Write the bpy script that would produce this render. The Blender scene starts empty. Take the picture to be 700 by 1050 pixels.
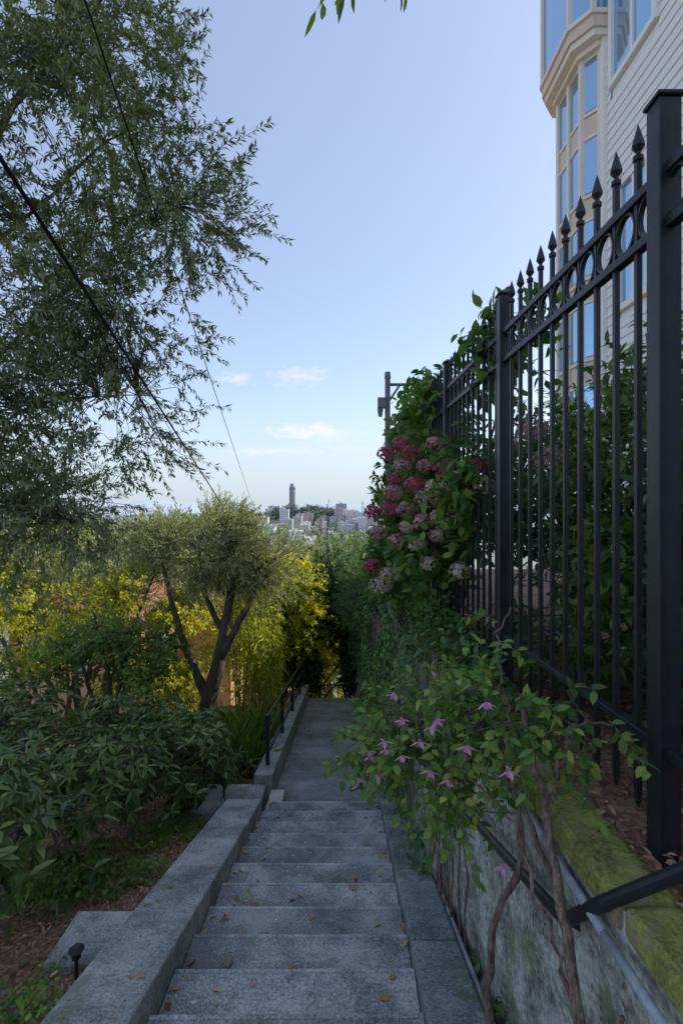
import bpy, math, random
import numpy as np
from mathutils import Vector, noise
R = np.random.RandomState(7); random.seed(7)
sc = bpy.context.scene
COL = sc.collection
LB=2.3   # foliage albedo scale

# ---------------------------------------------------------------- helpers
def empty(name):
    o = bpy.data.objects.new(name, None); COL.objects.link(o); return o
def link(name, me, parent=None, mats=(), smooth=False):
    for m in mats: me.materials.append(m)
    if smooth: me.polygons.foreach_set('use_smooth', [True]*len(me.polygons))
    o = bpy.data.objects.new(name, me); COL.objects.link(o)
    if parent is not None: o.parent = parent
    return o
def fastmesh(name, V, F, parent=None, mats=(), smooth=False, midx=None):
    me = bpy.data.meshes.new(name)
    V = np.asarray(V, dtype=np.float32)
    if not isinstance(F, list): F = [F]
    F = [np.asarray(f, dtype=np.int32) for f in F if len(f)]
    me.vertices.add(len(V)); me.vertices.foreach_set('co', V.ravel())
    nl = sum(f.size for f in F); npoly = sum(len(f) for f in F)
    me.loops.add(nl); me.polygons.add(npoly)
    me.loops.foreach_set('vertex_index', np.concatenate([f.ravel() for f in F]))
    tot = np.concatenate([np.full(len(f), f.shape[1], dtype=np.int32) for f in F])
    st = np.concatenate([[0], np.cumsum(tot)[:-1]]).astype(np.int32)
    me.polygons.foreach_set('loop_start', st)
    try: me.polygons.foreach_set('loop_total', tot)
    except Exception: pass
    if midx is not None: me.polygons.foreach_set('material_index', np.asarray(midx, dtype=np.int32))
    me.update(calc_edges=True); me.validate()
    return link(name, me, parent, mats, smooth)
def unit(a):
    return a/np.maximum(np.linalg.norm(a, axis=-1, keepdims=True), 1e-9)

class MB:
    def __init__(s): s.v=[]; s.f=[]; s.m=[]
    def box(s, x0,x1,y0,y1,z0,z1, m=0, fn=None):
        b=len(s.v)
        pts=[(x,y,z) for z in (z0,z1) for (x,y) in ((x0,y0),(x1,y0),(x1,y1),(x0,y1))]
        if fn: pts=[fn(*p) for p in pts]
        s.v+=pts
        for q in ((3,2,1,0),(4,5,6,7),(0,1,5,4),(1,2,6,5),(2,3,7,6),(3,0,4,7)):
            s.f.append(tuple(b+i for i in q)); s.m.append(m)
    def prism(s, poly, z0, z1, m=0):
        b=len(s.v); n=len(poly)
        s.v+=[(x,y,z0) for x,y in poly]+[(x,y,z1) for x,y in poly]
        s.f.append(tuple(b+i for i in reversed(range(n)))); s.m.append(m)
        s.f.append(tuple(b+n+i for i in range(n))); s.m.append(m)
        for i in range(n):
            j=(i+1)%n; s.f.append((b+i,b+j,b+n+j,b+n+i)); s.m.append(m)
    def cyl(s, p, q, r0, r1=None, n=10, m=0):
        r1 = r0 if r1 is None else r1
        p=Vector(p); q=Vector(q); t=(q-p).normalized()
        a=t.orthogonal().normalized(); c=t.cross(a); b=len(s.v)
        for k in range(n):
            an=2*math.pi*k/n; d=a*math.cos(an)+c*math.sin(an); s.v.append(tuple(p+d*r0))
        for k in range(n):
            an=2*math.pi*k/n; d=a*math.cos(an)+c*math.sin(an); s.v.append(tuple(q+d*r1))
        for k in range(n):
            j=(k+1)%n; s.f.append((b+k,b+j,b+n+j,b+n+k)); s.m.append(m)
        s.f.append(tuple(b+i for i in reversed(range(n)))); s.m.append(m)
        s.f.append(tuple(b+n+i for i in range(n))); s.m.append(m)
    def lathe(s, c, prof, n=12, m=0):
        b=len(s.v)
        for r,z in prof:
            for k in range(n):
                an=2*math.pi*k/n; s.v.append((c[0]+r*math.cos(an), c[1]+r*math.sin(an), c[2]+z))
        for i in range(len(prof)-1):
            for k in range(n):
                j=(k+1)%n; s.f.append((b+i*n+k,b+i*n+j,b+(i+1)*n+j,b+(i+1)*n+k)); s.m.append(m)
    def obj(s, name, parent=None, mats=(), bevel=0, smooth=False):
        me=bpy.data.meshes.new(name); me.from_pydata(s.v,[],s.f); me.update()
        o=link(name,me,parent,mats,smooth)
        me.polygons.foreach_set('material_index', s.m)
        if bevel:
            md=o.modifiers.new('bevel','BEVEL'); md.width=bevel; md.segments=2; md.limit_method='ANGLE'
        return o

# ---------------------------------------------------------------- materials
def newmat(name):
    m=bpy.data.materials.new(name); m.use_nodes=True
    nt=m.node_tree; nt.nodes.clear()
    return m, nt, nt.nodes, nt.links
def N(nodes, t, **kw):
    n=nodes.new(t)
    for k,v in kw.items():
        if k in n.inputs: n.inputs[k].default_value=v
        else: setattr(n,k,v)
    return n
def ramp(nodes, stops):
    r=nodes.new('ShaderNodeValToRGB'); e=r.color_ramp.elements
    while len(e)<len(stops): e.new(0.5)
    for i,(p,c) in enumerate(stops):
        e[i].position=p; e[i].color=(*c,1)
    return r
def leafmat(name, stops, trans=0.35, rough=0.45, tint=(1.3,1.5,0.5), back=None, clump=1.5, spec=0.4, k=None):
    k=LB if k is None else k
    stops=[(p,tuple(min(.85,v*k) for v in c)) for p,c in stops]
    m,nt,n,l=newmat(name)
    geo=n.new('ShaderNodeNewGeometry')
    tx=N(n,'ShaderNodeTexNoise',Scale=clump,Detail=2.0)
    l.new(geo.outputs['Position'],tx.inputs['Vector'])
    add=N(n,'ShaderNodeMath',operation='MULTIPLY_ADD'); add.inputs[1].default_value=0.6
    l.new(geo.outputs['Random Per Island'],add.inputs[0])
    m2=N(n,'ShaderNodeMath',operation='MULTIPLY_ADD'); m2.inputs[1].default_value=1.3; m2.inputs[2].default_value=-0.45
    l.new(tx.outputs['Fac'],m2.inputs[0]); l.new(m2.outputs[0],add.inputs[2])
    rp=ramp(n,stops); l.new(add.outputs[0],rp.inputs[0])
    col=rp.outputs[0]
    if back:
        mx=N(n,'ShaderNodeMix',data_type='RGBA'); mx.inputs[7].default_value=(*[v*k for v in back],1)
        l.new(geo.outputs['Backfacing'],mx.inputs[0]); l.new(col,mx.inputs[6]); col=mx.outputs[2]
    p=N(n,'ShaderNodeBsdfPrincipled',Roughness=rough); p.inputs['Specular IOR Level'].default_value=spec
    l.new(col,p.inputs['Base Color'])
    tr=n.new('ShaderNodeBsdfTranslucent')
    tm=N(n,'ShaderNodeMix',data_type='RGBA',blend_type='MULTIPLY'); tm.inputs[0].default_value=1; tm.inputs[7].default_value=(*tint,1)
    l.new(rp.outputs[0],tm.inputs[6]); l.new(tm.outputs[2],tr.inputs['Color'])
    mix=n.new('ShaderNodeMixShader'); mix.inputs[0].default_value=trans
    l.new(p.outputs[0],mix.inputs[1]); l.new(tr.outputs[0],mix.inputs[2])
    o=n.new('ShaderNodeOutputMaterial'); l.new(mix.outputs[0],o.inputs[0])
    return m
def surf(name, stops, scale=4, detail=8, rough=0.85, bump=0.3, fine=60, spots=None, metallic=0, spec=0.4, stretch=None, moss=None, finemix=0.35, k=1.0):
    stops=[(p,tuple(min(.85,v*k) for v in c)) for p,c in stops]
    m,nt,n,l=newmat(name)
    geo=n.new('ShaderNodeNewGeometry'); vec=geo.outputs['Position']
    if stretch:
        mp=n.new('ShaderNodeMapping'); mp.inputs['Scale'].default_value=stretch; l.new(vec,mp.inputs['Vector']); vec=mp.outputs[0]
    a=N(n,'ShaderNodeTexNoise',Scale=scale,Detail=detail,Roughness=0.65); l.new(vec,a.inputs['Vector'])
    f=N(n,'ShaderNodeTexNoise',Scale=fine,Detail=4.0,Roughness=0.7); l.new(vec,f.inputs['Vector'])
    mm=N(n,'ShaderNodeMix'); mm.inputs[0].default_value=finemix
    l.new(a.outputs['Fac'],mm.inputs[2]); l.new(f.outputs['Fac'],mm.inputs[3])
    rp=ramp(n,stops); l.new(mm.outputs[0],rp.inputs[0]); col=rp.outputs[0]
    if moss:
        mo=N(n,'ShaderNodeTexNoise',Scale=moss[0],Detail=6.0,Roughness=0.7); l.new(geo.outputs['Position'],mo.inputs['Vector'])
        mr=ramp(n,[(moss[1],(0,0,0)),(moss[1]+0.11,(.8,.8,.8))]); l.new(mo.outputs['Fac'],mr.inputs[0])
        mx=N(n,'ShaderNodeMix',data_type='RGBA'); l.new(mr.outputs[0],mx.inputs[0]); l.new(col,mx.inputs[6]); mx.inputs[7].default_value=(*[v*k for v in moss[2]],1); col=mx.outputs[2]
    if spots:
        vo=N(n,'ShaderNodeTexNoise',Scale=spots[0],Detail=3.0); l.new(geo.outputs['Position'],vo.inputs['Vector'])
        mr=ramp(n,[(spots[1],(0,0,0)),(spots[1]+0.05,(1,1,1))]); l.new(vo.outputs['Fac'],mr.inputs[0])
        mx=N(n,'ShaderNodeMix',data_type='RGBA'); l.new(mr.outputs[0],mx.inputs[0]); l.new(col,mx.inputs[6]); mx.inputs[7].default_value=(*spots[2],1); col=mx.outputs[2]
    p=N(n,'ShaderNodeBsdfPrincipled',Roughness=rough,Metallic=metallic); p.inputs['Specular IOR Level'].default_value=spec
    l.new(col,p.inputs['Base Color'])
    if bump:
        b=N(n,'ShaderNodeBump',Strength=bump,Distance=0.02); l.new(mm.outputs[0],b.inputs['Height']); l.new(b.outputs[0],p.inputs['Normal'])
    o=n.new('ShaderNodeOutputMaterial'); l.new(p.outputs[0],o.inputs[0])
    return m

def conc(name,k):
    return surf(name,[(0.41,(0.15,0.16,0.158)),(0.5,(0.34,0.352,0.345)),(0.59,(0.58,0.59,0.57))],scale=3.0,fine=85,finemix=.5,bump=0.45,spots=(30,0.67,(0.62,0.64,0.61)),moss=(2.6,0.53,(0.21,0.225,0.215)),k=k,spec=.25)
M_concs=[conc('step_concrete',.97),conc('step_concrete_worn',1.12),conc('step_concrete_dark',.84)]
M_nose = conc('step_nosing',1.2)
M_curb = surf('curb_concrete',[(0.41,(0.18,0.185,0.17)),(0.5,(0.38,0.385,0.36)),(0.59,(0.58,0.58,0.54))],scale=2.6,fine=75,finemix=.5,bump=0.6,moss=(4,0.53,(0.25,0.26,0.19)),spots=(40,.66,(.15,.15,.13)),spec=.2)
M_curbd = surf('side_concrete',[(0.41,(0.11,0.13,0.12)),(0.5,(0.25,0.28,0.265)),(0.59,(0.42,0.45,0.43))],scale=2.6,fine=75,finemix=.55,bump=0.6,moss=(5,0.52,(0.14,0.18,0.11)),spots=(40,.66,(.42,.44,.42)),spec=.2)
M_path = surf('path_concrete',[(0.40,(0.17,0.175,0.165)),(0.5,(0.31,0.315,0.30)),(0.60,(0.46,0.465,0.44))],scale=1.8,fine=70,finemix=.45,bump=0.3,moss=(1.6,0.52,(0.2,0.2,0.165)),spec=.2)
M_wall = surf('retaining_wall_stone',[(0.40,(0.12,0.12,0.10)),(0.5,(0.38,0.38,0.34)),(0.60,(0.68,0.68,0.62))],scale=6,fine=40,finemix=.5,bump=1.0,moss=(3.5,0.53,(0.19,0.22,0.07)))
M_moss = surf('mossy_ledge',[(0.40,(0.14,0.12,0.06)),(0.5,(0.30,0.31,0.07)),(0.60,(0.48,0.49,0.13))],scale=9,fine=70,finemix=.5,bump=1.0,moss=(6,0.53,(0.36,0.30,0.21)))
M_iron = surf('fence_black_paint',[(0.3,(0.010,0.012,0.016)),(0.7,(0.026,0.031,0.038))],scale=12,rough=0.42,bump=0.15,spec=0.5,fine=200)
M_pipe = surf('grey_conduit',[(0.35,(0.24,0.27,0.30)),(0.65,(0.50,0.54,0.58))],scale=9,rough=0.5,bump=0.1)
M_bark = surf('olive_bark',[(0.35,(0.04,0.033,0.026)),(0.65,(0.2,0.165,0.13))],scale=14,fine=60,bump=1.0,stretch=(1,1,0.35))
M_stem = surf('woody_stem',[(0.38,(0.08,0.045,0.04)),(0.5,(0.25,0.16,0.13)),(0.62,(0.45,0.34,0.28))],scale=30,fine=110,finemix=.5,bump=1.0,stretch=(1,1,0.25))
M_cable= surf('cable_rubber',[(0.3,(0.008,0.008,0.01)),(0.7,(0.022,0.022,0.026))],bump=0)
M_siding=surf('white_siding',[(0.35,(0.82,0.80,0.76)),(0.65,(0.85,0.84,0.81))],scale=1.5,fine=30,rough=0.6,bump=0.05,stretch=(1,0.3,3))
M_trim = surf('cream_trim',[(0.35,(0.78,0.70,0.59)),(0.65,(0.84,0.77,0.66))],scale=2,rough=0.6,bump=0.03)
M_span = surf('beige_panel',[(0.35,(0.66,0.52,0.42)),(0.65,(0.76,0.62,0.51))],scale=3,rough=0.7,bump=0.05)
M_stucco=surf('orange_stucco',[(0.35,(0.56,0.35,0.19)),(0.65,(0.68,0.45,0.27))],scale=3,rough=0.9,bump=0.3)
M_tile = surf('terracotta_tile',[(0.35,(0.22,0.10,0.06)),(0.65,(0.36,0.19,0.12))],scale=8,bump=0.5)
M_lamp = surf('black_plastic',[(0.3,(0.012,0.012,0.013)),(0.7,(0.03,0.03,0.03))],bump=0,rough=0.5)
M_wood = surf('pole_wood',[(0.35,(0.08,0.06,0.045)),(0.65,(0.2,0.15,0.11))],scale=8,bump=0.5,stretch=(1,1,.2))
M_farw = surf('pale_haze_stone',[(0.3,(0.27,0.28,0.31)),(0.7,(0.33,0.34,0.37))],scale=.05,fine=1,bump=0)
def glassmat():
    m,nt,n,l=newmat('window_glass')
    p=N(n,'ShaderNodeBsdfPrincipled',Roughness=0.05,Metallic=0.75); p.inputs['Base Color'].default_value=(0.36,0.55,0.74,1)
    o=n.new('ShaderNodeOutputMaterial'); l.new(p.outputs[0],o.inputs[0]); return m
M_glass=glassmat()

# ---------------------------------------------------------------- terrain shape
def plane_z(y): return -1.65-0.285*y
def path_z(y): return -2.46-0.158*y
ys_p=[-30,-6,0,5.7,11.6,14,20,60,200,500,800,1000,1400,2600,3000,30000]
zs_p=[5.5,-.02,-1.76,-3.40,-4.42,-5.6,-8.2,-22,-40,-50,-52,-58,-64,-78,-100,-100]
def ground(x,y):
    z=float(np.interp(y,ys_p,zs_p))
    if y<30 and x<-1.2: z-=0.06*min(-x-1.2,8)
    w=0.88-0.029*min(y,12)
    if x>w:
        zr=float(np.interp(y,[-30,9.5,12,20,60],[-1.09,-1.09,-3.2,-7.5,-22]))
        if y<60: z=max(z,zr)
    z+=52*math.exp(-(((x+75)/150)**2+((y-960)/110)**2))*1.0
    return z
def build_ground():
    ys=list(np.arange(-10,15.01,0.4)); s=0.5
    while ys[-1]<26000: s*=1.11; ys.append(ys[-1]+s)
    xs=[0.88,0.90]+list(np.arange(1.2,9,0.5)); s=0.6
    while xs[-1]<26000: s*=1.16; xs.append(xs[-1]+s)
    xl=list(np.arange(0.6,-9,-0.4)); s=0.5
    while xl[-1]>-26000: s*=1.16; xl.append(xl[-1]-s)
    xs=xl[::-1]+xs
    V=[]
    for y in ys:
        for x in xs:
            xx=x-0.029*min(max(y,-10),12) if 0.8<x<1 else x
            z=ground(xx+(0.004 if x==0.90 else (-0.004 if x==0.88 else 0)),y)
            if -1.0<x<.7 and -8<y<13: z-=0.25
            elif y<30: z+=0.05*noise.noise(Vector((x*1.3,y*1.3,0)))
            V.append((xx,y,z))
    nx=len(xs); F=[]
    for j in range(len(ys)-1):
        a=np.arange(nx-1)+j*nx
        F.append(np.stack([a,a+1,a+1+nx,a+nx],1))
    m,nt,n,l=newmat('ground_soil')
    geo=n.new('ShaderNodeNewGeometry')
    v=N(n,'ShaderNodeTexVoronoi',Scale=38.0); l.new(geo.outputs['Position'],v.inputs['Vector'])
    r1=ramp(n,[(0,(0.09,0.05,0.03)),(0.5,(0.25,0.14,0.085)),(1,(0.45,0.3,0.2))]); l.new(v.outputs['Color'],r1.inputs[0])
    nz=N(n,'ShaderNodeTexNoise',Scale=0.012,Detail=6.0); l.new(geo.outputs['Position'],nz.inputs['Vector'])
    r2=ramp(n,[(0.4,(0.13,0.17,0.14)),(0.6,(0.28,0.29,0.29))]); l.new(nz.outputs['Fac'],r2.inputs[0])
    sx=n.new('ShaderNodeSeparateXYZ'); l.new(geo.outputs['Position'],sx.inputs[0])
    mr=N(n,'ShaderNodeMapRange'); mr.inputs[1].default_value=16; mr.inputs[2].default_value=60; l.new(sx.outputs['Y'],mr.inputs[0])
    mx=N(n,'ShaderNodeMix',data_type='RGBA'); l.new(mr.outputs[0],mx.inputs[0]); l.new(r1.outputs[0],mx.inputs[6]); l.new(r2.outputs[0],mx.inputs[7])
    p=N(n,'ShaderNodeBsdfPrincipled',Roughness=0.95); l.new(mx.outputs[2],p.inputs['Base Color'])
    b=N(n,'ShaderNodeBump',Strength=0.8,Distance=0.02); l.new(v.outputs['Distance'],b.inputs['Height']); l.new(b.outputs[0],p.inputs['Normal'])
    o=n.new('ShaderNodeOutputMaterial'); l.new(p.outputs[0],o.inputs[0])
    fastmesh('ground',V,F,mats=[m],smooth=True)
build_ground()
m,nt,n,l=newmat('bay_water')
p=N(n,'ShaderNodeBsdfPrincipled',Roughness=1.0); p.inputs['Base Color'].default_value=(0.29,0.35,0.41,1); p.inputs['Specular IOR Level'].default_value=0  # matte pale blue: distance haze is mixed into the water colour
o=n.new('ShaderNodeOutputMaterial'); l.new(p.outputs[0],o.inputs[0])
fastmesh('bay_water',[(-26000,2300,-86),(26000,2300,-86),(26000,25900,-86),(-26000,25900,-86)],np.array([[0,1,2,3]]),mats=[m])
def far_hills():
    V=[];F=[];nn=160
    for i in range(nn):
        x=-11000+22000*i/(nn-1)
        h=170+150*noise.noise(Vector((x/2200,3,0)))+50*noise.noise(Vector((x/500,7,0)))
        V+=[(x,8000,-90),(x,9000,-86+max(h,40)),(x,10500,-90)]
    for i in range(nn-1):
        a=i*3; F+=[(a,a+3,a+4,a+1),(a+1,a+4,a+5,a+2)]
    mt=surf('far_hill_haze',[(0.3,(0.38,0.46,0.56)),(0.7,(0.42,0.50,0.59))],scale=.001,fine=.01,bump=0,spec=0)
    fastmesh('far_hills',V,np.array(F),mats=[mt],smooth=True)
far_hills()

# ---------------------------------------------------------------- stairs, path
def shx(x,y): return x+0.0135*(y-2.3)
t=0.335; Y0=2.32
mb=MB()
for k in range(-9,11):
    yn=Y0+k*t; z=plane_z(yn); y0=yn-t
    mi=[0,1,0,2,1,0,2][k%7]
    f=lambda x,y,z:(shx(x,y),y,z)
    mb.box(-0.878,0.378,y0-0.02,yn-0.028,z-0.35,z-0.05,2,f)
    j=lambda x,y,z,k=k:(shx(x,y)+0.0,y+0.006*math.sin(k*5.1+x*4),z+0.004*math.sin(k*7.1+x*3))
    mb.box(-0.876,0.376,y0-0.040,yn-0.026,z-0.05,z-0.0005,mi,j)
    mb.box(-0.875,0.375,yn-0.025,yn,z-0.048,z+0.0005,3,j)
mb.obj('concrete_stairs',None,M_concs+[M_nose],bevel=0.006)
mb=MB()
N_=5
for i in range(N_):
    a=5.60+(11.5-5.6)*i/N_; b=5.60+(11.5-5.6)*(i+1)/N_
    mb.box(-0.86,0.46,a+0.004,b-0.004,-6,0,0,lambda x,y,z:(shx(x,y),y,(path_z(y) if z==0 else path_z(y)-0.3)))
mb.obj('sloped_path',None,[M_path],bevel=0.006)
mb=MB()
for k in range(0,14):
    yn=11.5+(k+1)*0.33; z=path_z(11.5)-0.14*(k+1)
    mb.box(-0.86,0.46,yn-0.36,yn,z-0.35,z,0,lambda x,y,z:(shx(x,y),y,z))
mb.obj('lower_stairs',None,[M_path],bevel=0.01)
def slab(name,x0,x1,y0,y1,zf,h,mat,segs=1,bev=0.015,par=None):
    mb=MB(); 
    for i in range(segs):
        a=y0+(y1-y0)*i/segs; b=y0+(y1-y0)*(i+1)/segs
        mb.box(x0,x1,a+0.002,b-0.002,0,1,0,lambda x,y,z:(shx(x,y),y,zf(y)+(h if z==1 else -0.6)))
    return mb.obj(name,par,[mat],bevel=bev)
slab('stair_curb',-1.25,-0.88,-3,5.35,plane_z,0.12,M_curb,2)
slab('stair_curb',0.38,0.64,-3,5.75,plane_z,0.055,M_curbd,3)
slab('path_curb',-1.08,-0.862,5.95,11.6,path_z,0.28,M_curb,3)
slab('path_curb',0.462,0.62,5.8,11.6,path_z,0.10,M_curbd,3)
mb=MB(); mb.box(-1.62,-0.882,5.37,5.93,-3.9,-3.21); mb.obj('garden_landing',None,[M_curb],bevel=.015)
mb=MB(); mb.box(-0.82,-0.66,5.66,5.92,-3.5,-3.27); mb.obj('concrete_block',None,[surf('pale_concrete',[(0.4,(0.48,0.43,0.36)),(0.6,(0.62,0.57,0.49))])],bevel=.01)
mb=MB(); mb.box(-1.66,-1.255,2.82,3.2,-3.0,-2.53); mb.obj('garden_step',None,[M_curb],bevel=.015)

# ---------------------------------------------------------------- retaining wall
def fx(x,y): return x-0.029*y
def retaining():
    V=[]
    ysw=np.arange(-3,12.01,0.12); zs=np.linspace(0,1,22)
    for y in ysw:
        zb=ground(0,y)-0.4
        for s in zs:
            z=zb+(-1.09-zb)*s
            d=0.03*noise.noise(Vector((y*2.2,z*3,1)))+0.012*noise.noise(Vector((y*9,z*11,2)))
            V.append((fx(0.81,y)+d,y,z))
    nz=len(zs)
    a=[]
    for i in range(len(ysw)-1):
        for j in range(nz-1):
            q=i*nz+j; a.append((q,q+1,q+nz+1,q+nz))
    root=empty('retaining_wall')
    fastmesh('face',V,np.array(a),root,[M_wall],smooth=True)
    mb=MB(); y=-3
    while y<12:
        L=0.55+0.25*random.random()
        dz=0.012*random.random()
        mb.box(0.785+0.015*random.random(),0.97,y+0.002,y+L-0.002,-1.16,-1.075+dz,0,lambda x,yy,z:(fx(x,yy),yy,z)); y+=L
    mb.obj('coping',root,[M_moss],bevel=0.02)
retaining()
mb=MB()
P=[(fx(0.765,y),y,-1.17-0.01*math.sin(y*2)) for y in np.arange(-0.6,5.2,0.4)]
for i in range(len(P)-1): mb.cyl(P[i],P[i+1],0.014,n=10)
mb.obj('conduit_pipe',None,[M_pipe],smooth=True)
mb=MB()
P=[(shx(0.66,y),y,plane_z(y)+0.03) for y in np.arange(-0.6,5.7,0.45)]
for i in range(len(P)-1): mb.cyl(P[i],P[i+1],0.014,n=8)
mb.obj('conduit_pipe',None,[M_pipe],smooth=True)
mb=MB()
P=[(0.96,1.02,-0.62),(0.74,1.42,-1.10),(0.70,1.59,-1.29)]+[(fx(0.74,y),y,-1.29-0.285*(y-1.59)) for y in (2.1,3,4,5,5.7)]
for i in range(len(P)-1):
    mb.cyl(P[i],P[i+1],0.02,n=12); mb.lathe((P[i+1][0],P[i+1][1],P[i+1][2]),[(0.001,-.021),(.015,-.015),(.021,0),(.015,.015),(.001,.021)])
for y in (1.62,3.0,4.4,5.6):
    z=-1.29-0.285*(y-1.59); mb.cyl((fx(.74,y),y,z),(fx(.83,y),y,z-0.05),0.012,n=8)
mb.obj('handrail',None,[M_iron],smooth=False)

# ---------------------------------------------------------------- iron fence
def fence():
    root=empty('iron_fence')
    posts=[0.2,1.56,2.97,4.35,5.75,7.15,8.0]
    FX=1.035; w=0.034
    mb=MB()
    for y in posts:
        x=fx(FX,y)
        mb.box(x-w,x+w,y-w,y+w,-1.15,1.245); mb.box(x-w-.008,x+w+.008,y-w-.008,y+w+.008,1.247,1.26)
        b=len(mb.v); 
        mb.v+=[(x-w,y-w,1.262),(x+w,y-w,1.262),(x+w,y+w,1.262),(x-w,y+w,1.262),(x,y,1.29)]
        for q in ((0,1,4),(1,2,4),(2,3,4),(3,0,4)): mb.f.append(tuple(b+i for i in q)); mb.m.append(0)
    mb.obj('posts',root,[M_iron],bevel=0.004)
    mb=MB()
    for a,b in zip(posts[:-1],posts[1:]):
        for z in (1.03,0.865,-0.735):
            mb.box(FX-.018,FX+.018,a+w+.002,b-w-.002,z-.015,z+.015,0,lambda x,y,z:(fx(x,y),y,z))
    mb.obj('rails',root,[M_iron],bevel=0.003)
    mb=MB()
    for a,b in zip(posts[:-1],posts[1:]):
        n=max(2,round((b-a)/0.125)); 
        for i in range(1,n):
            y=a+(b-a)*i/n; x=fx(FX,y); q=.009
            mb.box(x-q,x+q,y-q,y+q,-0.96,1.16)
            mb.lathe((x,y,1.155),[(.010,0),(.017,.004),(.017,.018),(.009,.024),(.008,.032),(.021,.05),(.019,.062),(.010,.095),(.001,.125)],n=8)
            mb.lathe((x,y,-0.965),[(.001,-.03),(.012,0),(.009,.02)],n=6)
        for i in range(n):
            y=a+(b-a)*(i+.5)/n; x=fx(FX,y)
            r=.053; ns=18
            bb=len(mb.v)
            for k in range(ns):
                an=2*math.pi*k/ns
                for (rr,dx) in ((r,-.009),(r,.009),(r+.009,.009),(r+.009,-.009)):
                    mb.v.append((x+dx,y+rr*math.cos(an),0.9475+rr*math.sin(an)*1.15))
            for k in range(ns):
                k2=(k+1)%ns
                for q in range(4):
                    q2=(q+1)%4; mb.f.append((bb+k*4+q,bb+k*4+q2,bb+k2*4+q2,bb+k2*4+q)); mb.m.append(0)
    mb.obj('pickets',root,[M_iron])
fence()

mb=MB()
def lr(y): return path_z(y)+0.28
for y in (6.3,7.7,9.1,10.5,11.4):
    x=shx(-0.97,y); mb.box(x-.022,x+.022,y-.022,y+.022,lr(y)-.02,lr(y)+0.62)
for h in (0.6,0.38,0.14):
    mb.cyl((shx(-.97,6.3),6.3,lr(6.3)+h),(shx(-.97,11.4),11.4,lr(11.4)+h),0.017,n=8)
mb.obj('path_railing',None,[M_iron])
mb=MB(); X,Y=0.74,8.15
mb.cyl((X,Y,-1.1),(X,Y,2.1),0.045); mb.cyl((X,Y,2.1),(X,Y,2.2),0.055,.045)
mb.cyl((X,Y,2.0),(X+.55,Y,2.0),0.025); mb.cyl((X+.2,Y,2.0),(X,Y,1.7),0.018)
mb.box(X-.16,X-.03,Y-.08,Y+.04,1.62,1.78); mb.cyl((X-.12,Y-.03,1.6),(X-.12,Y-.03,1.48),0.05,.03); mb.cyl((X,Y,1.7),(X-.12,Y,1.7),.02)
mb.obj('camera_pole',None,[surf('galvanised_steel',[(0.3,(0.14,0.15,0.17)),(0.7,(0.24,0.25,0.27))],bump=0,rough=.5)])
for (x,y) in ((-1.42,2.72),(-1.30,5.62)):
    z=ground(x,y) if y<4 else -3.21; mb=MB()
    mb.cyl((x,y,z-.02),(x,y,z+.15),0.010); mb.cyl((x,y,z+.15),(x,y,z+.19),0.024,0.024); mb.cyl((x,y,z+.193),(x,y,z+.212),0.042,0.02,n=12)
    mb.obj('path_light',None,[M_lamp])

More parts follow.
